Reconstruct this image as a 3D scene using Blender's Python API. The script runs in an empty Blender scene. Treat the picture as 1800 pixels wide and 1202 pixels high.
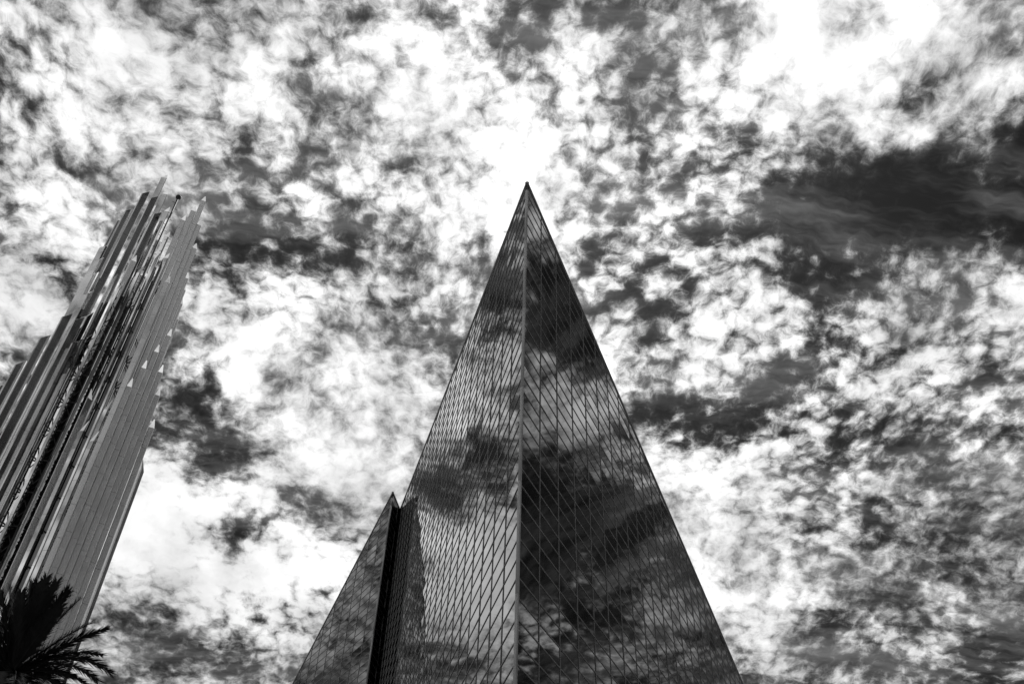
import bpy, bmesh, math, random
from mathutils import Vector, Matrix
import numpy as np
random.seed(7)
RND = random.Random(11)

# ------------------------------------------------------------------ camera
EYE = 1.6
F_PX, PITCH, ROLL = 1604.0, 0.7604, 0.0356      # photo pixels (1800 wide), radians
sc = bpy.context.scene
cam_d = bpy.data.cameras.new('camera'); cam = bpy.data.objects.new('camera', cam_d)
sc.collection.objects.link(cam); sc.camera = cam
cam_d.sensor_fit = 'HORIZONTAL'; cam_d.sensor_width = 36.0; cam_d.lens = F_PX / 1800 * 36
cam_d.clip_end = 20000; cam_d.clip_start = 0.1
cp, sp = math.cos(PITCH), math.sin(PITCH); cr, sr = math.cos(ROLL), math.sin(ROLL)
R0 = Vector((1, 0, 0)); U0 = Vector((0, -sp, cp)); FW = Vector((0, cp, sp))
CR = R0 * cr + U0 * sr; CU = U0 * cr - R0 * sr
M = Matrix((CR, CU, -FW)).transposed().to_4x4(); M.translation = Vector((0, 0, EYE))
cam.matrix_world = M
def ray(px, py):                                  # photo pixel -> direction per metre of plan distance
    d = CR * ((px - 900) / F_PX) - CU * ((py - 601) / F_PX) + FW
    return d / math.hypot(d.x, d.y)
def proj(p):
    q = Vector(p) - Vector((0, 0, EYE)); zc = q.dot(FW)
    if zc < 0.05: return None
    return 900 + F_PX * q.dot(CR) / zc, 601 - F_PX * q.dot(CU) / zc

# ------------------------------------------------------------------ sky and sun (black-and-white: every colour is neutral)
SUN_EL, SUN_AZ = math.radians(58), math.radians(4)    # azimuth from +Y towards +X
SUN_DIR = Vector((math.sin(SUN_AZ) * math.cos(SUN_EL), math.cos(SUN_AZ) * math.cos(SUN_EL), math.sin(SUN_EL)))
world = bpy.data.worlds.new('World'); sc.world = world; world.use_nodes = True
NT = world.node_tree; NT.nodes.clear()
def nd(t, **k):
    n = NT.nodes.new(t)
    for a, b in k.items(): setattr(n, a, b)
    return n
def lk(a, b): NT.links.new(a, b)
def mth(op, a, b=None, c=None, clamp=False):
    n = nd('ShaderNodeMath', operation=op, use_clamp=clamp)
    for i, v in enumerate((a, b, c)):
        if v is None: continue
        if isinstance(v, (int, float)): n.inputs[i].default_value = v
        else: lk(v, n.inputs[i])
    return n.outputs[0]
def vmt(op, a, b=None):
    n = nd('ShaderNodeVectorMath', operation=op)
    for i, v in enumerate((a, b)):
        if v is None: continue
        if isinstance(v, (tuple, Vector)): n.inputs[i].default_value = v
        else: lk(v, n.inputs[i])
    return n
def noise(vec, scale, detail, rough, dist=0.0, lac=2.0, seed=0.0):
    n = nd('ShaderNodeTexNoise', noise_dimensions='2D')
    vec = vmt('ADD', vec, (seed * 7.31, seed * -3.17, 0.0)).outputs[0]
    n.inputs['Scale'].default_value = scale; n.inputs['Detail'].default_value = detail
    n.inputs['Roughness'].default_value = rough; n.inputs['Distortion'].default_value = dist
    n.inputs['Lacunarity'].default_value = lac
    lk(vec, n.inputs['Vector']); return n
HZ = 0.32
tc = nd('ShaderNodeTexCoord'); sep = nd('ShaderNodeSeparateXYZ'); lk(tc.outputs['Generated'], sep.inputs[0])
zz = mth('ADD', mth('MAXIMUM', sep.outputs[2], 0.0), HZ)
comb = nd('ShaderNodeCombineXYZ'); lk(mth('DIVIDE', sep.outputs[0], zz), comb.inputs[0]); lk(mth('DIVIDE', sep.outputs[1], zz), comb.inputs[1])
P = comb.outputs[0]                                # position on the cloud sheet
def sky_p(px, py):
    d = ray(px, py).normalized(); return Vector((d.x / (d.z + HZ), d.y / (d.z + HZ), 0))
w1 = vmt('SUBTRACT', noise(P, 3.0, 1, .5, seed=3).outputs['Color'], (.5, .5, .5)).outputs[0]
w1s = vmt('SCALE', w1); w1s.inputs['Scale'].default_value = .06
PW = vmt('ADD', P, w1s.outputs[0]).outputs[0]
w2 = vmt('SUBTRACT', noise(P, 48, 1, .55, seed=9).outputs['Color'], (.5, .5, .5)).outputs[0]
w2s = vmt('SCALE', w2); w2s.inputs['Scale'].default_value = .011
PW2 = vmt('ADD', PW, w2s.outputs[0]).outputs[0]
w3s = vmt('SCALE', w1); w3s.inputs['Scale'].default_value = .05
w4 = vmt('SUBTRACT', noise(P, 11, 3, .6, seed=14).outputs['Color'], (.5, .5, .5)).outputs[0]
w4s = vmt('SCALE', w4); w4s.inputs['Scale'].default_value = .06
PB = vmt('ADD', vmt('ADD', P, w3s.outputs[0]).outputs[0], w4s.outputs[0]).outputs[0]
n_big = noise(PW, 3.0, 2, .5, seed=1.3).outputs[0]
n_mid = noise(PW2, 14.5, 7, .60, seed=2.2).outputs[0]
n_fine = noise(PW2, 66.0, 5, .66, seed=5.1).outputs[0]
n_soft = noise(PW, 7.0, 2, .5, seed=21).outputs[0]
def puffs(vec, scale, sm):
    n = nd('ShaderNodeTexVoronoi', feature='SMOOTH_F1', voronoi_dimensions='2D'); n.inputs['Scale'].default_value = scale
    n.inputs['Smoothness'].default_value = sm; n.inputs['Randomness'].default_value = 1.0
    lk(vec, n.inputs['Vector']); return n.outputs['Distance']
pf1 = puffs(PW2, 27.0, .15); pf2 = puffs(PW2, 58.0, .15)
def cen(x, k, c=.5): return mth('MULTIPLY', mth('SUBTRACT', x, c), k)
v = mth('ADD', mth('ADD', cen(n_big, .50), cen(n_mid, .92)), cen(n_fine, .34))
n_reg = noise(P, 2.4, 2, .5, seed=31).outputs[0]
mreg = nd('ShaderNodeMapRange', interpolation_type='SMOOTHSTEP'); lk(n_reg, mreg.inputs[0])
mreg.inputs[1].default_value = .34; mreg.inputs[2].default_value = .62; mreg.inputs[3].default_value = .45; mreg.inputs[4].default_value = 1.2   # puffy and smooth stretches of cloud
v = mth('ADD', v, mth('MULTIPLY', mreg.outputs[0], mth('ADD', cen(pf1, -.36, .38), mth('ADD', cen(pf2, -.32, .38), cen(n_fine, .5)))))
v = mth('ADD', v, .59)
# cloud cover as the photograph shows it: gaps (-) and thick banks (+), each a place on the cloud sheet
BLOBS = [(1270,240,50,-.25),(1330,280,50,-.15),(1400,360,80,-.28),(1290,410,60,-.18),(1500,370,120,-.4),(1620,330,110,-.4),(1560,440,110,-.35),(1730,380,110,-.3),(1790,270,70,-.25),(1400,460,90,-.25),(1650,270,60,-.15),
 (1180,740,60,-.3),(1250,720,60,-.25),(1330,690,70,-.3),(1400,650,70,-.28),(1480,600,80,-.15),
 (60,180,45,-.3),(110,95,45,-.2),(400,945,55,-.5),(445,930,45,-.45),(550,885,50,-.6),(350,750,80,-.22),(400,820,60,-.25),(330,660,60,-.2),
 (615,210,60,-.25),(700,270,60,-.25),(520,270,50,-.12),(420,400,90,-.1),(650,400,90,-.1),(720,540,70,-.12),(640,590,60,-.1),(470,500,70,-.1),
 (920,20,50,-.2),(860,80,70,-.15),(1040,30,50,-.3),(1090,130,40,-.2),(1130,200,50,-.2),(1050,440,60,-.2),(1200,330,80,-.15),(1130,520,80,-.12),(220,30,40,-.25),
 (290,1130,120,-.22),(500,1150,100,-.12),(1500,1150,120,-.12),(1600,1000,120,-.1),(1780,1130,90,-.15),
 (850,330,90,.35),(960,380,60,.3),(930,270,60,.25),(900,180,50,.2),(1020,100,70,.4),(1010,180,50,.2),(1000,60,50,.2),
 (1330,130,90,.35),(1450,130,90,.3),(1540,60,110,.3),(1700,50,130,.3),(1500,220,70,.3),(1610,235,35,.35),(1700,180,70,.2),(1380,30,80,.25),(1790,500,40,.3),(1536,588,28,.4),
 (120,380,60,.3),(100,500,100,.25),(40,590,90,.25),(200,80,90,.2),(420,60,120,.15),(300,60,60,.2),(620,80,100,.15),(20,60,60,.25),
 (440,580,100,.12),(450,680,90,.15),(600,730,110,.2),(700,650,90,.15),(520,830,90,.2),(300,870,110,.3),(450,1000,170,.28),(250,960,90,.25),(640,830,80,.3),(370,1060,120,.2),(600,960,80,.15),
 (1150,800,70,.22),(1230,850,80,.12),(1330,800,80,.04),(1400,900,90,.04),(1600,900,200,-.08),(1500,760,120,-.08),(1450,1050,150,-.06),(1280,960,60,.25),(1300,1080,80,.25),(1480,960,80,.1),(1180,580,100,.1),(1250,620,80,.15),(1480,700,100,.1),(300,160,190,.2),(130,270,150,.2),(180,60,120,.15),(520,130,120,.1),(760,180,80,.12),(1450,40,150,.12),(1700,120,120,.12),(1620,150,50,-.25),(1480,30,40,-.2),(1760,60,50,-.2),(350,960,160,.2),(560,1020,120,.2)]
for bx_, by_, r_, s_ in BLOBS:
    c_ = sky_p(bx_, by_); rp = ((sky_p(bx_ + 5, by_) - c_).length + (sky_p(bx_, by_ + 5) - c_).length) / 10 * r_
    dn = vmt('DISTANCE', PB, c_)
    mr = nd('ShaderNodeMapRange', interpolation_type='SMOOTHSTEP')
    lk(dn.outputs['Value'], mr.inputs[0]); mr.inputs[1].default_value = rp * 1.55; mr.inputs[2].default_value = rp * .1
    mr.inputs[3].default_value = 0; mr.inputs[4].default_value = s_ * (.9 if s_ < 0 else .66)
    v = mth('ADD', v, mr.outputs[0])
# clouds the photograph shows mirrored in the two near walls
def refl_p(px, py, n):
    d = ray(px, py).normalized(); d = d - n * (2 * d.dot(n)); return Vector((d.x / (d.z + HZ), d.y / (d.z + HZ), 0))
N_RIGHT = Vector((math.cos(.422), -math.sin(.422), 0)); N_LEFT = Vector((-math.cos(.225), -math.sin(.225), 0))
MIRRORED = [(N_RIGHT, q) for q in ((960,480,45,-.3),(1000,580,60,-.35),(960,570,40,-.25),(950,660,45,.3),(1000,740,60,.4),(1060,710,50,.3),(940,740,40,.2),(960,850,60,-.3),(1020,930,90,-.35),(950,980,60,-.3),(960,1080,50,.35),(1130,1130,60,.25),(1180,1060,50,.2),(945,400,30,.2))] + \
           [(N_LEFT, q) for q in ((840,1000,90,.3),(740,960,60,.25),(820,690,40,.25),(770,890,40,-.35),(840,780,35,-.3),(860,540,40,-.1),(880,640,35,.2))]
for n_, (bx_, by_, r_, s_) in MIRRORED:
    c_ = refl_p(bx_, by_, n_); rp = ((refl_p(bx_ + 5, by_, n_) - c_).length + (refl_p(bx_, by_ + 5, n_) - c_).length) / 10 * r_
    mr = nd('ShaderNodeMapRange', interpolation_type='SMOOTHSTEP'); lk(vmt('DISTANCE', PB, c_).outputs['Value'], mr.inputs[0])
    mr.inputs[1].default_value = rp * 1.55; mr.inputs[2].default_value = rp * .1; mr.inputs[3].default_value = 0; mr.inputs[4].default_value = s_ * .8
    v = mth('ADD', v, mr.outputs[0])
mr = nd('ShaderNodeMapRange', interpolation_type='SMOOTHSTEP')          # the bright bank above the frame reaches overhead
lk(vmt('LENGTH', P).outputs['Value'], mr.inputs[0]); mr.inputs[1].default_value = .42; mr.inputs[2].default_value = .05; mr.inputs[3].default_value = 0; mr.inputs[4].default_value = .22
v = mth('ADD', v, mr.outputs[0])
# the cover thins steadily towards the right-hand and rear sky
cov = vmt('DOT_PRODUCT', tc.outputs['Generated'], Vector((.96, -.10, 0))).outputs['Value']
v = mth('SUBTRACT', v, mth('MULTIPLY', mth('MAXIMUM', mth('SUBTRACT', cov, .31), 0.0), 1.1))
ramp = nd('ShaderNodeValToRGB'); cr_ = ramp.color_ramp; cr_.interpolation = 'B_SPLINE'
STOPS = [(0.0, .0), (.27, .012), (.39, .06), (.51, .25), (.64, .56), (.84, .96), (1.0, 1.0)]
while len(cr_.elements) < len(STOPS): cr_.elements.new(.5)
for e, (a, b) in zip(cr_.elements, STOPS): e.position = a; e.color = (b, b, b, 1)
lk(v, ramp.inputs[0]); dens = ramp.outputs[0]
sundot = mth('MAXIMUM', vmt('DOT_PRODUCT', tc.outputs['Generated'], SUN_DIR).outputs['Value'], 0.0)
glow = mth('ADD', mth('MULTIPLY', mth('POWER', sundot, 6), 4.5), 8.2)      # clouds scatter most light near the sun
shade = mth('ADD', mth('ADD', cen(n_soft, 1.1), cen(n_mid, .7)), 1.0)
cl = mth('MULTIPLY', glow, shade)
sky = nd('ShaderNodeTexSky', sky_type='NISHITA'); sky.sun_disc = False
sky.sun_elevation = SUN_EL; sky.sun_rotation = SUN_AZ
sepc = nd('ShaderNodeSeparateColor'); lk(sky.outputs[0], sepc.inputs[0])
blue = mth('MULTIPLY', sepc.outputs[0], .045)                                 # red-filter value of the clear sky
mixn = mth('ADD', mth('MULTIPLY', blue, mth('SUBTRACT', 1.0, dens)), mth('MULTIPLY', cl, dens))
mp_ = nd('ShaderNodeMapping'); mp_.inputs['Rotation'].default_value = (0, 0, math.radians(-38)); mp_.inputs['Scale'].default_value = (3.2, 15, 1); lk(PW2, mp_.inputs['Vector'])
cir = nd('ShaderNodeMapRange', interpolation_type='SMOOTHSTEP'); lk(noise(mp_.outputs[0], 1.0, 5, .62, seed=40).outputs[0], cir.inputs[0])
cir.inputs[1].default_value = .40; cir.inputs[2].default_value = .82; cir.inputs[3].default_value = 0; cir.inputs[4].default_value = 1.5
mixn = mth('ADD', mixn, mth('MULTIPLY', cir.outputs[0], mth('SUBTRACT', 1.0, dens)))          # thin streaks of high cloud
cc = nd('ShaderNodeCombineColor')
for i in range(3): lk(mixn, cc.inputs[i])
bg = nd('ShaderNodeBackground'); bg.inputs['Strength'].default_value = 0.1; lk(cc.outputs[0], bg.inputs['Color'])
wo = nd('ShaderNodeOutputWorld'); lk(bg.outputs[0], wo.inputs[0])
world.cycles.sampling_method = 'MANUAL'; world.cycles.sample_map_resolution = 1024

sun_d = bpy.data.lights.new('sun', 'SUN'); sun_d.energy = 2.0; sun_d.angle = math.radians(.53); sun_d.color = (1, 1, 1)
sun = bpy.data.objects.new('sun', sun_d); sc.collection.objects.link(sun)
sun.rotation_euler = (-SUN_DIR).to_track_quat('-Z', 'Y').to_euler()
vs = sc.view_settings; vs.view_transform = 'Standard'; vs.look = 'None'; vs.gamma = 1; vs.exposure = 0; vs.use_curve_mapping = False
sc.render.engine = 'CYCLES'
sc.cycles.max_bounces = 10; sc.cycles.glossy_bounces = 8

# ------------------------------------------------------------------ helpers
COL = sc.collection
def grey(v): return (v, v, v, 1)
def material(name, base, rough, metal=0.0, ior=1.5, var=0.0, scale=3.0, bump=0.0, bscale=40.0, rvar=0.0, coord='Object'):
    m = bpy.data.materials.new(name); m.use_nodes = True
    nt = m.node_tree; b = nt.nodes['Principled BSDF']
    b.inputs['Base Color'].default_value = grey(base); b.inputs['Roughness'].default_value = rough
    b.inputs['Metallic'].default_value = metal; b.inputs['IOR'].default_value = ior
    t = nt.nodes.new('ShaderNodeTexCoord')
    if var or rvar:
        n = nt.nodes.new('ShaderNodeTexNoise'); n.inputs['Scale'].default_value = scale; n.inputs['Detail'].default_value = 5
        nt.links.new(t.outputs[coord], n.inputs['Vector'])
        if var:
            r = nt.nodes.new('ShaderNodeMapRange'); r.inputs[1].default_value = .3; r.inputs[2].default_value = .7
            r.inputs[3].default_value = base * (1 - var); r.inputs[4].default_value = base * (1 + var)
            nt.links.new(n.outputs[0], r.inputs[0])
            c = nt.nodes.new('ShaderNodeCombineColor')
            for i in range(3): nt.links.new(r.outputs[0], c.inputs[i])
            nt.links.new(c.outputs[0], b.inputs['Base Color'])
        if rvar:
            r = nt.nodes.new('ShaderNodeMapRange'); r.inputs[1].default_value = .3; r.inputs[2].default_value = .7
            r.inputs[3].default_value = max(0, rough - rvar); r.inputs[4].default_value = rough + rvar
            nt.links.new(n.outputs[0], r.inputs[0]); nt.links.new(r.outputs[0], b.inputs['Roughness'])
    if bump:
        n = nt.nodes.new('ShaderNodeTexNoise'); n.inputs['Scale'].default_value = bscale; n.inputs['Detail'].default_value = 2
        nt.links.new(t.outputs[coord], n.inputs['Vector'])
        bp = nt.nodes.new('ShaderNodeBump'); bp.inputs['Strength'].default_value = bump; bp.inputs['Distance'].default_value = .01
        nt.links.new(n.outputs[0], bp.inputs['Height']); nt.links.new(bp.outputs[0], b.inputs['Normal'])
    return m
MAT = dict(
 glass=material('reflective_glass', .008, .012, 0, 1.85),
 frame=material('frame_metal', .20, .5, 0.0, var=.15, scale=2),
 post=material('post_metal', .34, .38, .3, var=.12, scale=1.5),
 backing=material('dark_backing', .012, .8),
 steel=material('brushed_steel', .74, .24, 1.0, var=.08, scale=.7, rvar=.06),
 satin=material('satin_steel', .70, .10, 1.0, var=.08, scale=.7, rvar=.03),
 mirror=material('polished_steel', .88, .06, 1.0, var=.05, scale=.8, rvar=.03, bump=.04, bscale=1.2),
 core=material('dark_joint_metal', .05, .5, .6),  # dark metal of the inset prism core, seen at the panel joints
 lattice=material('dark_steel_pipe', .05, .6, 0.0, var=.2, scale=4),
 ball=material('black_ball', .015, .5),
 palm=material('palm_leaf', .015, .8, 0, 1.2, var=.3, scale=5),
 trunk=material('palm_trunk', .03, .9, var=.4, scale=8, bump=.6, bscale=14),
 ground=material('paving', .28, .8, var=.2, scale=.4),
 roof=material('roof_metal', .2, .5))
def obj(name, verts, faces, mat, parent=None, smooth=False):
    me = bpy.data.meshes.new(name); me.from_pydata([tuple(v_) for v_ in verts], [], faces); me.update()
    me.materials.append(MAT[mat])
    if smooth: me.polygons.foreach_set('use_smooth', [True] * len(me.polygons))
    o = bpy.data.objects.new(name, me); COL.objects.link(o)
    if parent: o.parent = parent; o.matrix_parent_inverse = Matrix.Translation(-parent.location) if False else Matrix()
    return o
def empty(name, label=None, cat=None, loc=(0, 0, 0)):
    o = bpy.data.objects.new(name, None); COL.objects.link(o); o.location = loc
    if label: o['label'] = label; o['category'] = cat
    return o
class MB:
    def __init__(s): s.v = []; s.f = []
    def add(s, v_, f_):
        b = len(s.v); s.v += v_; s.f += [tuple(b + i for i in q) for q in f_]
    def box(s, o, a, b, c):        # corner o with edge vectors a,b,c
        o = Vector(o)
        s.add([o, o + a, o + a + b, o + b, o + c, o + a + c, o + a + b + c, o + b + c],
              [(0, 3, 2, 1), (4, 5, 6, 7), (0, 1, 5, 4), (1, 2, 6, 5), (2, 3, 7, 6), (3, 0, 4, 7)])
    def tube(s, p, q, r, n=6, r2=None):
        p = Vector(p); q = Vector(q); d = (q - p).normalized(); r2 = r if r2 is None else r2
        a = d.orthogonal().normalized(); b = d.cross(a); v_ = []
        for k in range(n):
            t = 2 * math.pi * k / n; e = a * math.cos(t) + b * math.sin(t); v_ += [p + e * r, q + e * r2]
        f_ = [(2 * k, 2 * ((k + 1) % n), 2 * ((k + 1) % n) + 1, 2 * k + 1) for k in range(n)]
        f_ += [tuple(2 * k for k in reversed(range(n))), tuple(2 * k + 1 for k in range(n))]
        s.add(v_, f_)
    def build(s, name, mat, parent=None, smooth=False, origin=None):
        v_ = s.v
        return obj(name, v_, s.f, mat, parent, smooth)
def child(o, parent):
    o.parent = parent; return o

# ------------------------------------------------------------------ ground
g = obj('ground', [(-3000, -3000, 0), (3000, -3000, 0), (3000, 3000, 0), (-3000, 3000, 0)], [(0, 1, 2, 3)], 'ground'); g['kind'] = 'structure'

# ------------------------------------------------------------------ the glass building
S = 0.70                                  # one transom row, metres
LB = 0.912                                # row height on the smaller prow relative to the near one
A = Vector((36.836 * math.sin(.017), 36.836 * math.cos(.017))) * S
aR, aL, aB = .422, .225, .543
dR = Vector((math.sin(aR), math.cos(aR))); dL = Vector((-math.sin(aL), math.cos(aL))); dB = Vector((-math.sin(aB), math.cos(aB)))
hA = 49.842 * S; gR, gL = -.179, .213
Bp = Vector((-15.227, 102.754)) * LB * S; hB = 69.305 * LB * S; gB = -.653
COLW = 2.713 * S
LEN_R, LEN_L, LEN_B = 80 * S, 62.1 * S, 56 * S
Cp = A + dL * LEN_L; hC = hA + gL * LEN_L
dBR = (Cp - Bp); LEN_BR = dBR.length; dBR.normalize(); gBR = (hC - hB) / LEN_BR
bld = empty('glass_building', 'tall mirror-glass building with two sharp vertical prows, reflecting the clouds', 'building')
def rows(h0, step, top):                  # transom heights above the eye
    r = []; k = math.ceil((-EYE - h0) / step)
    while h0 + k * step < top: r.append(h0 + k * step); k += 1
    return r
rowsA = rows(20.582 * S, S, 75 * S); rowsB = rows(57.023 * LB * S, S * LB, 75 * S)
def clip(poly, f):                        # keep f(p) >= 0
    out = []
    for i in range(len(poly)):
        a, b = poly[i], poly[(i + 1) % len(poly)]; fa, fb = f(a), f(b)
        if fa >= 0: out.append(a)
        if (fa >= 0) != (fb >= 0):
            t = fa / (fa - fb); out.append((a[0] + (b[0] - a[0]) * t, a[1] + (b[1] - a[1]) * t))
    return out
PANES = []
def face(org, d, nrm, length, h0, gr, row, w0, label, cend=None, sigma=.0022):
    d3 = Vector((d.x, d.y, 0)); n3 = Vector((nrm.x, nrm.y, 0)); up = Vector((0, 0, 1)); o3 = Vector((org.x, org.y, EYE))
    top = lambda t: h0 + gr * t
    def W(t, h, o=0.0): return o3 + d3 * t + up * h + n3 * o
    wall = obj('glass_wall', [W(0, -EYE, -.06), W(length, -EYE, -.06), W(length, top(length), -.06), W(0, top(0), -.06)], [(0, 1, 2, 3)], 'backing', bld)
    wall['label'] = label
    cols = [0.0, w0]
    while cols[-1] + COLW < length - .05: cols.append(cols[-1] + COLW)
    cols.append(length)
    hs = [-EYE] + [r for r in row if r > -EYE + .1]
    for i in range(len(cols) - 1):
        for j in range(len(hs)):
            lo = hs[j]; hi = hs[j + 1] if j + 1 < len(hs) else lo + 5
            t0, t1 = cols[i], cols[i + 1]
            if lo >= max(top(t0), top(t1)): break
            pl = clip([(t0, lo), (t1, lo), (t1, hi), (t0, hi)], lambda q: top(q[0]) - q[1])
            if len(pl) < 3: continue
            tc_ = (t0 + t1) / 2; hc = (lo + min(hi, top(tc_))) / 2
            sx, sy = RND.gauss(0, sigma), RND.gauss(0, sigma)
            fr = [W(a, b, -.004 + sx * (a - tc_) + sy * (b - hc)) for a, b in pl]
            bk = [p_ - n3 * .014 for p_ in fr]; n = len(pl)
            area = 0.0; pj = [proj(p_) for p_ in fr]
            if all(pj):
                area = abs(sum(pj[k][0] * pj[(k + 1) % n][1] - pj[(k + 1) % n][0] * pj[k][1] for k in range(n))) / 2
                if not any(0 < q[0] < 1800 and 0 < q[1] < 1202 for q in pj): area = 0
            ff = [tuple(range(n)), tuple(range(2 * n - 1, n - 1, -1))] + [(k, n + k, n + (k + 1) % n, (k + 1) % n) for k in range(n)]
            PANES.append((area, wall, fr + bk, ff))
    mw, mp = .034, .021
    for t in cols[1:-1]:
        m = MB(); hh = top(t)
        m.box(W(t - mw / 2, -EYE, -.05), d3 * mw, n3 * (.05 + mp), up * (hh + EYE - .01)); m.build('mullion', 'frame', wall)
    for h in hs[1:]:
        a, b = 0.0, length
        if h > top(0) and h > top(length): continue
        if h > top(0): a = (h - h0) / gr
        if h > top(length): b = (h - h0) / gr
        if b - a < .1: continue
        m = MB(); m.box(W(a, h - mw / 2, -.05), d3 * (b - a), n3 * (.05 + mp - .004), up * mw); m.build('transom', 'frame', wall)
    m = MB(); e = (d3 + up * gr)
    m.box(W(0, top(0) - .10, -.10), e * length, n3 * (.10 + mp + .02), up * .12); m.build('roof_edge', 'frame', wall)
    return wall
def perp(d, s): return Vector((d.y, -d.x)) * s
nR = perp(dR, 1); nL = perp(dL, -1); nB = perp(dB, -1); nBR = perp(dBR, 1)
face(A, dR, nR, LEN_R, hA, gR, rowsA, 2.615 * S, 'dark mirror-glass wall right of the near prow')
face(A, dL, nL, LEN_L, hA, gL, rowsA, 2.778 * S, 'bright mirror-glass wall left of the near prow')
face(Bp, dB, nB, LEN_B, hB, gB, rowsB, 2.85 * LB * S, 'wide-paned glass wall of the smaller prow')
face(Bp, dBR, nBR, LEN_BR, hB, gBR, rowsB, COLW, 'narrow glass wall in the cleft between the prows', sigma=.02)
PANES.sort(key=lambda q: -q[0])
rest = MB()
for k, (ar, wall, v_, f_) in enumerate(PANES):
    if k < 300:
        c_ = sum(v_, Vector()) / len(v_)
        o = obj('pane', [q - c_ for q in v_], f_, 'glass', wall); o.location = c_
    else: rest.add(v_, f_)
o = rest.build('pane_field', 'glass', bld); o['kind'] = 'stuff'
# corner posts, in lengths of six rows with a joint between
def post(p, htop, row, r, zero, every):
    core = MB(); core.tube((p.x, p.y, 0), (p.x, p.y, EYE + htop - .02), r * .86, 12)
    c_ = core.build('corner_post', 'frame', bld, True)
    js = [h for k, h in enumerate(row) if (k - zero) % every == 0 and h < htop - .3]
    zs = [0.0] + [EYE + h + .10 for h in js] + [EYE + htop + .06]
    for a, b in zip(zs[:-1], zs[1:]):
        if b - a < .05: continue
        m = MB(); m.tube((p.x, p.y, a + .012), (p.x, p.y, b - .012), r, 16); m.build('post_length', 'post', c_, True)
k1 = min(range(len(rowsA)), key=lambda k: abs(rowsA[k] - 19.582 * S))
pa = A - (dR + dL).normalized() * .01
post(pa, hA - .75, rowsA, .064, k1, 6)
post(Bp, hB - .7, rowsB, .075, 3, 6)
# roof planes and rear walls close the volume
E_ = A + dR * LEN_R; hE = hA + gR * LEN_R; F_ = Bp + dB * LEN_B; hF = hB + gB * LEN_B; G_ = Vector((0, 150 * S)); hG = 34 * S
def V3(p, h): return Vector((p.x, p.y, EYE + h - .11))
def sheet(name, pts, mat):
    n = len(pts); v_ = list(pts) + [q - Vector((0, 0, .05)) for q in pts]
    return obj(name, v_, [tuple(range(n)), tuple(range(2 * n - 1, n - 1, -1))] + [(k, n + k, n + (k + 1) % n, (k + 1) % n) for k in range(n)], mat, bld)
for tri in ((V3(A, hA), V3(E_, hE), V3(Cp, hC)), (V3(Cp, hC), V3(E_, hE), V3(G_, hG)), (V3(Cp, hC), V3(G_, hG), V3(F_, hF)), (V3(Cp, hC), V3(F_, hF), V3(Bp, hB))):
    sheet('roof', tri, 'roof')
for a, ha, b, hb in ((E_, hE, G_, hG), (G_, hG, F_, hF)):
    obj('rear_wall', [(a.x, a.y, 0), (b.x, b.y, 0), (b.x, b.y, EYE + hb), (a.x, a.y, EYE + ha)], [(0, 1, 2, 3)], 'backing', bld)

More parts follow.
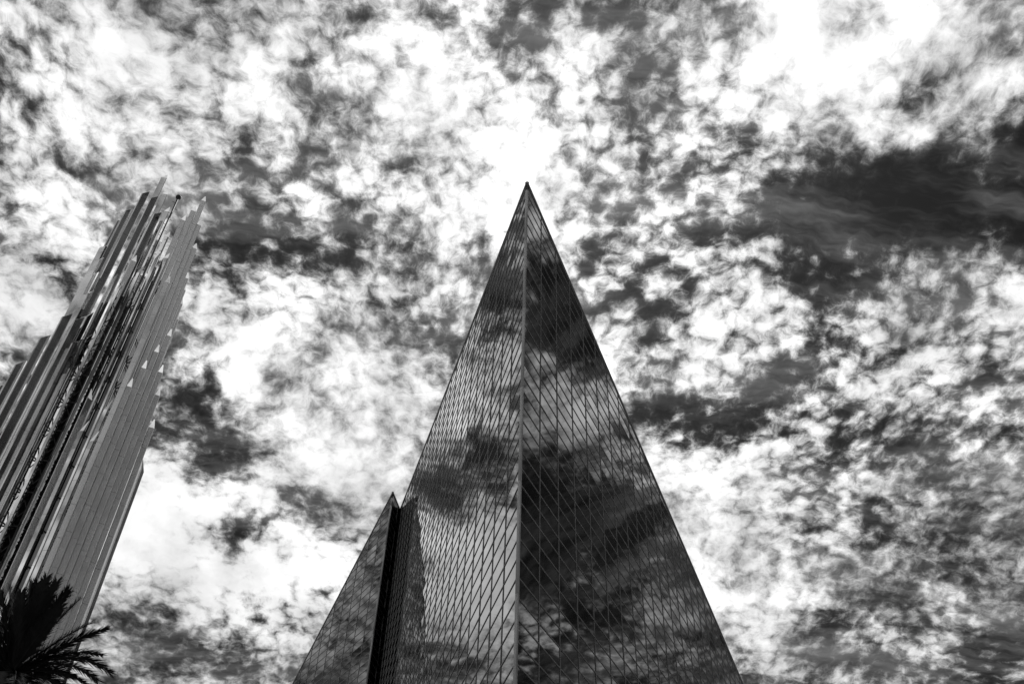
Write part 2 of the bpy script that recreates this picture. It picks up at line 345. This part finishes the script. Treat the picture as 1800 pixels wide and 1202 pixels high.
# ------------------------------------------------------------------ the steel tower
tower = empty('steel_tower', 'slender bell tower of clustered polished steel prisms with pointed caps behind the palm', 'tower')
STEP, ZOFF = 2.70, 1.72
PSEG = []
def prism(pxy, D, w, psi, apex, cap=1.15, zlow=0.0, ch=.05, mat='steel'):
    """one vertical triangular prism: cap tip at photo pixel pxy, D metres away in plan; psi = heading of its main face (degrees)"""
    d = ray(*pxy); tip = Vector((d.x * D, d.y * D, EYE + d.z * D))
    R = w / math.sqrt(3); ps = math.radians(psi)
    angs = [ps - math.pi / 3, ps + math.pi / 3, ps + math.pi]          # main face lies between the first two
    cx = tip.x - R * math.cos(angs[apex]); cy = tip.y - R * math.sin(angs[apex])
    tri = [Vector((cx + R * math.cos(a), cy + R * math.sin(a))) for a in angs]
    def ring(s):
        out = []
        cc_ = Vector((cx, cy))
        for i in range(3):
            p, q, r_ = tri[i - 1], tri[i], tri[(i + 1) % 3]
            for o_ in ((q - (q - p).normalized() * ch), (q + (r_ - q).normalized() * ch)): out.append(cc_ + (o_ - cc_) * s)
        return out
    zb = tip.z - cap
    core = MB(); rg = ring(.90); n = 6
    core.add([Vector((q.x, q.y, zlow)) for q in rg] + [Vector((q.x, q.y, zb)) for q in rg],
             [tuple(reversed(range(n))), tuple(range(n, 2 * n))] + [(k, (k + 1) % n, n + (k + 1) % n, n + k) for k in range(n)])
    po = core.build('prism', 'core', tower)
    rg = ring(1.0)
    zs = [zlow]; k = math.ceil((max(zlow, 18) - ZOFF) / STEP)
    while ZOFF + k * STEP < zb - .4: zs.append(ZOFF + k * STEP); k += 1
    zs.append(zb)
    for a, b in zip(zs[:-1], zs[1:]):
        a2, b2 = a + .009, b - .009 if b < zb else b
        jx, jy = RND.gauss(0, .0012), RND.gauss(0, .0012)
        v_ = [Vector((q.x, q.y, a2)) for q in rg] + [Vector((q.x + jx * (b - a), q.y + jy * (b - a), b2)) for q in rg]
        f_ = [tuple(reversed(range(n))), tuple(range(n, 2 * n))] + [(k, (k + 1) % n, n + (k + 1) % n, n + k) for k in range(n)]
        pj = [proj(q) for q in v_]; area = 0
        if all(pj) and any(0 < q[0] < 1800 and 0 < q[1] < 1202 for q in pj):
            area = w * (b - a) / (cx * cx + cy * cy)
        PSEG.append((area, po, v_, f_, mat))
    c_ = MB(); ai = apex * 2
    tv = [Vector((q.x, q.y, zb + .012)) for q in rg]
    c_.add(tv + [Vector((rg[ai].x, rg[ai].y, tip.z)), Vector((rg[ai + 1].x, rg[ai + 1].y, tip.z))], [])
    o1 = (ai + 2) % n; o2 = (ai + 3) % n; o3 = (ai + 4) % n; o4 = (ai + 5) % n; b = 0
    c_.f += [tuple(reversed(range(n))), (ai, ai + 1, 7, 6), (ai + 1, o1, 7), (o1, o2, 7), (o2, o3, 6, 7), (o3, o4, 6), (o4, ai, 6)]
    c_.build('cap', 'mirror', po)
    return po
# right-hand row: a staircase of prisms going back from the near corner
def on_line(px, p0, d0):                                   # plan distance where the pixel's bearing meets a plan line
    d = ray(*px); den = d.x * d0[1] - d.y * d0[0]
    return (p0[0] * d0[1] - p0[1] * d0[0]) / den
LR = ((-29.7, 55.0), (.094, .995))
for k, tip in enumerate([(233, 665.7), (257.8, 634.3), (279.5, 606.6), (301.2, 579), (286.5, 642), (281.4, 681.5), (271.4, 737.4), (250, 808)]):
    D = on_line(tip, *LR)
    prism(tip, D, .53 if k < 7 else .5, -62.5 if k < 7 else -15, 2, zlow=0, ch=.075)
LG3 = ((-31.2, 55.6), (.094, .995))
for tip in [(325.8, 379.8), (343.3, 363.8), (360.8, 346.6), (352.6, 388), (345, 428.7), (330.4, 480), (325.8, 499.9), (320.4, 523.9), (313.8, 551.2)]:
    prism(tip, on_line(tip, *LG3), .56, -62.5, 2, ch=.08)
# left-hand rows: dark wide faces with a bright narrow edge
LL = ((-33.2, 54.0), (-1, .10))
for tip in [(23, 672.5), (50, 635), (91.6, 590), (130.2, 552.7), (151.2, 558.7), (147.5, 598.4), (143.7, 641.8)]:
    prism(tip, on_line(tip, *LL), .80, -45, 1, cap=.75, mat='satin', ch=.13)
LL2 = ((-33.4, 55.6), (-1, .10))
for tip in [(236.7, 368.2), (265.2, 338.4), (280.4, 346.6), (286, 374.6), (222, 386)]:
    prism(tip, on_line(tip, *LL2), .76, -45, 1, cap=.75, mat='satin', ch=.12)
# bright prisms in between
for tip, D, w in [((165.4, 549.3), 65.6, .8), ((164.7, 587.9), 65.2, .8), ((161.7, 631.6), 63.4, .75), ((166.6, 510.6), 66.2, .8),
                  ((195.9, 429.3), 67.6, .8), ((186.6, 452), 67.2, .8), ((174.6, 478.6), 66.8, .8)]:
    prism(tip, D, w, -112, 2, mat='mirror')
for tip, D, w in [((294.4, 308.2), 69.0, .62), ((295.5, 336.1), 68.0, .6), ((299, 364.7), 66.0, .5), ((299, 408.4), 64.6, .5)]:
    prism(tip, D, w, -80, 2, mat='mirror')
# slender strips in front of the open frame
for tip, D, w, psi in [((219.2, 495), 62.0, .36, -105), ((253, 468), 62.2, .36, -100), ((283.8, 444), 62.4, .36, -95), ((299, 445.3), 62.8, .5, -90),
                       ((239.9, 449.3), 64.2, .5, -60), ((299, 486.6), 63.4, .5, -70), ((160.2, 683.7), 61.6, .5, -30),
                       ((199, 703), 60.6, .40, -100), ((156.9, 740.4), 60.8, .40, -100), ((174.9, 758), 60.2, .42, -100)]:
    prism(tip, D, w, psi, 2, mat='mirror' if psi < -85 else 'steel')
# the far sides of the cluster close it from behind
for k in range(9):
    tip = (200 + k * 11 + RND.uniform(-4, 4), 470 + 26 * abs(k - 5) * .6 + RND.uniform(-20, 20))
    prism(tip, 68.5 + RND.uniform(-.8, .8), .8, RND.choice((-40, -62, -85)), 2)
PSEG.sort(key=lambda q: -q[0]); rest = MB(); ids = []
for k, (ar, po, v_, f_, mt_) in enumerate(PSEG):
    if k < 300:
        c_ = sum(v_, Vector()) / len(v_); o = obj('panel', [q - c_ for q in v_], f_, mt_, po); o.location = c_
    else: rest.add(v_, f_); ids += [('steel', 'mirror', 'satin').index(mt_)] * len(f_)
o = rest.build('panel_field', 'steel', tower); o['kind'] = 'stuff'
o.data.materials.append(MAT['mirror']); o.data.materials.append(MAT['satin']); o.data.polygons.foreach_set('material_index', ids)
# open steel frame inside
def at(px, py, D): q = ray(px, py); return Vector((q.x * D, q.y * D, 0))
cols_ = [(at(x, 500, 63.1 + .25 * (i % 2)), zt) for i, (x, zt) in enumerate([(196, 55), (212, 58), (229, 60), (246, 62), (262, 61), (279, 60), (296, 54)])]
for q, zt in cols_:
    m = MB(); m.tube(q, q + Vector((0, 0, zt)), .075, 8); m.build('frame_column', 'lattice', tower, True)
m = MB(); back = at(250, 500, 1.0)
for k in range(6, 22):
    z = Vector((0, 0, ZOFF + k * STEP)); hz = Vector((0, 0, STEP / 2))
    for (q, za), (r_, zb_) in zip(cols_[:-1], cols_[1:]):
        if z.z + STEP > min(za, zb_): continue
        m.tube(q + z, r_ + z, .055); m.tube(q + z, r_ + z + hz, .04); m.tube(r_ + z + hz, q + z + hz * 2, .04)
        m.tube(q + z - back * .9, q + z + back * .5, .06); m.tube(q + z + back * .5, r_ + z + hz + back * 1.2, .04)
o = m.build('frame_bracing', 'lattice', tower); o['kind'] = 'stuff'
# black boxes added inside the frame so its open middle stays dark
sh = at(262, 500, 65.6); u_ = Vector((back.y, -back.x, 0)).normalized()
for k, (off, wd, zt) in enumerate([(-2.78, 1.0, 50), (-1.75, 1.0, 58), (-.72, 1.0, 57), (.31, 1.0, 61), (1.34, .9, 55)]):
    m = MB(); m.box(sh + u_ * (off - wd / 2) - back * .8 - Vector((0, 0, .0)), u_ * wd, back * 1.6, Vector((0, 0, zt))); m.build('added_dark_box', 'backing', tower)
# mast with rungs and a dark ball
d = ray(313.6, 347); DM = 63.4; mt = Vector((d.x * DM, d.y * DM, EYE + d.z * DM))
m = MB(); m.tube((mt.x, mt.y, 50), mt, .085, 10); mast = m.build('mast', 'lattice', tower, True)
rt = Vector((.84, .54, 0))
for k in range(16):
    z = mt.z - .9 - k * .8; c2 = Vector((mt.x, mt.y, z)) + rt * (.15 if k % 2 else -.15)
    m = MB(); m.tube(c2 - rt * .17, c2 + rt * .17, .022); m.build('rung', 'lattice', mast)
bm = bmesh.new(); bmesh.ops.create_icosphere(bm, subdivisions=3, radius=.26)
me = bpy.data.meshes.new('ball'); bm.to_mesh(me); bm.free(); me.materials.append(MAT['ball'])
o = bpy.data.objects.new('ball', me); COL.objects.link(o); o.parent = mast; o.location = mt

# ------------------------------------------------------------------ the palm
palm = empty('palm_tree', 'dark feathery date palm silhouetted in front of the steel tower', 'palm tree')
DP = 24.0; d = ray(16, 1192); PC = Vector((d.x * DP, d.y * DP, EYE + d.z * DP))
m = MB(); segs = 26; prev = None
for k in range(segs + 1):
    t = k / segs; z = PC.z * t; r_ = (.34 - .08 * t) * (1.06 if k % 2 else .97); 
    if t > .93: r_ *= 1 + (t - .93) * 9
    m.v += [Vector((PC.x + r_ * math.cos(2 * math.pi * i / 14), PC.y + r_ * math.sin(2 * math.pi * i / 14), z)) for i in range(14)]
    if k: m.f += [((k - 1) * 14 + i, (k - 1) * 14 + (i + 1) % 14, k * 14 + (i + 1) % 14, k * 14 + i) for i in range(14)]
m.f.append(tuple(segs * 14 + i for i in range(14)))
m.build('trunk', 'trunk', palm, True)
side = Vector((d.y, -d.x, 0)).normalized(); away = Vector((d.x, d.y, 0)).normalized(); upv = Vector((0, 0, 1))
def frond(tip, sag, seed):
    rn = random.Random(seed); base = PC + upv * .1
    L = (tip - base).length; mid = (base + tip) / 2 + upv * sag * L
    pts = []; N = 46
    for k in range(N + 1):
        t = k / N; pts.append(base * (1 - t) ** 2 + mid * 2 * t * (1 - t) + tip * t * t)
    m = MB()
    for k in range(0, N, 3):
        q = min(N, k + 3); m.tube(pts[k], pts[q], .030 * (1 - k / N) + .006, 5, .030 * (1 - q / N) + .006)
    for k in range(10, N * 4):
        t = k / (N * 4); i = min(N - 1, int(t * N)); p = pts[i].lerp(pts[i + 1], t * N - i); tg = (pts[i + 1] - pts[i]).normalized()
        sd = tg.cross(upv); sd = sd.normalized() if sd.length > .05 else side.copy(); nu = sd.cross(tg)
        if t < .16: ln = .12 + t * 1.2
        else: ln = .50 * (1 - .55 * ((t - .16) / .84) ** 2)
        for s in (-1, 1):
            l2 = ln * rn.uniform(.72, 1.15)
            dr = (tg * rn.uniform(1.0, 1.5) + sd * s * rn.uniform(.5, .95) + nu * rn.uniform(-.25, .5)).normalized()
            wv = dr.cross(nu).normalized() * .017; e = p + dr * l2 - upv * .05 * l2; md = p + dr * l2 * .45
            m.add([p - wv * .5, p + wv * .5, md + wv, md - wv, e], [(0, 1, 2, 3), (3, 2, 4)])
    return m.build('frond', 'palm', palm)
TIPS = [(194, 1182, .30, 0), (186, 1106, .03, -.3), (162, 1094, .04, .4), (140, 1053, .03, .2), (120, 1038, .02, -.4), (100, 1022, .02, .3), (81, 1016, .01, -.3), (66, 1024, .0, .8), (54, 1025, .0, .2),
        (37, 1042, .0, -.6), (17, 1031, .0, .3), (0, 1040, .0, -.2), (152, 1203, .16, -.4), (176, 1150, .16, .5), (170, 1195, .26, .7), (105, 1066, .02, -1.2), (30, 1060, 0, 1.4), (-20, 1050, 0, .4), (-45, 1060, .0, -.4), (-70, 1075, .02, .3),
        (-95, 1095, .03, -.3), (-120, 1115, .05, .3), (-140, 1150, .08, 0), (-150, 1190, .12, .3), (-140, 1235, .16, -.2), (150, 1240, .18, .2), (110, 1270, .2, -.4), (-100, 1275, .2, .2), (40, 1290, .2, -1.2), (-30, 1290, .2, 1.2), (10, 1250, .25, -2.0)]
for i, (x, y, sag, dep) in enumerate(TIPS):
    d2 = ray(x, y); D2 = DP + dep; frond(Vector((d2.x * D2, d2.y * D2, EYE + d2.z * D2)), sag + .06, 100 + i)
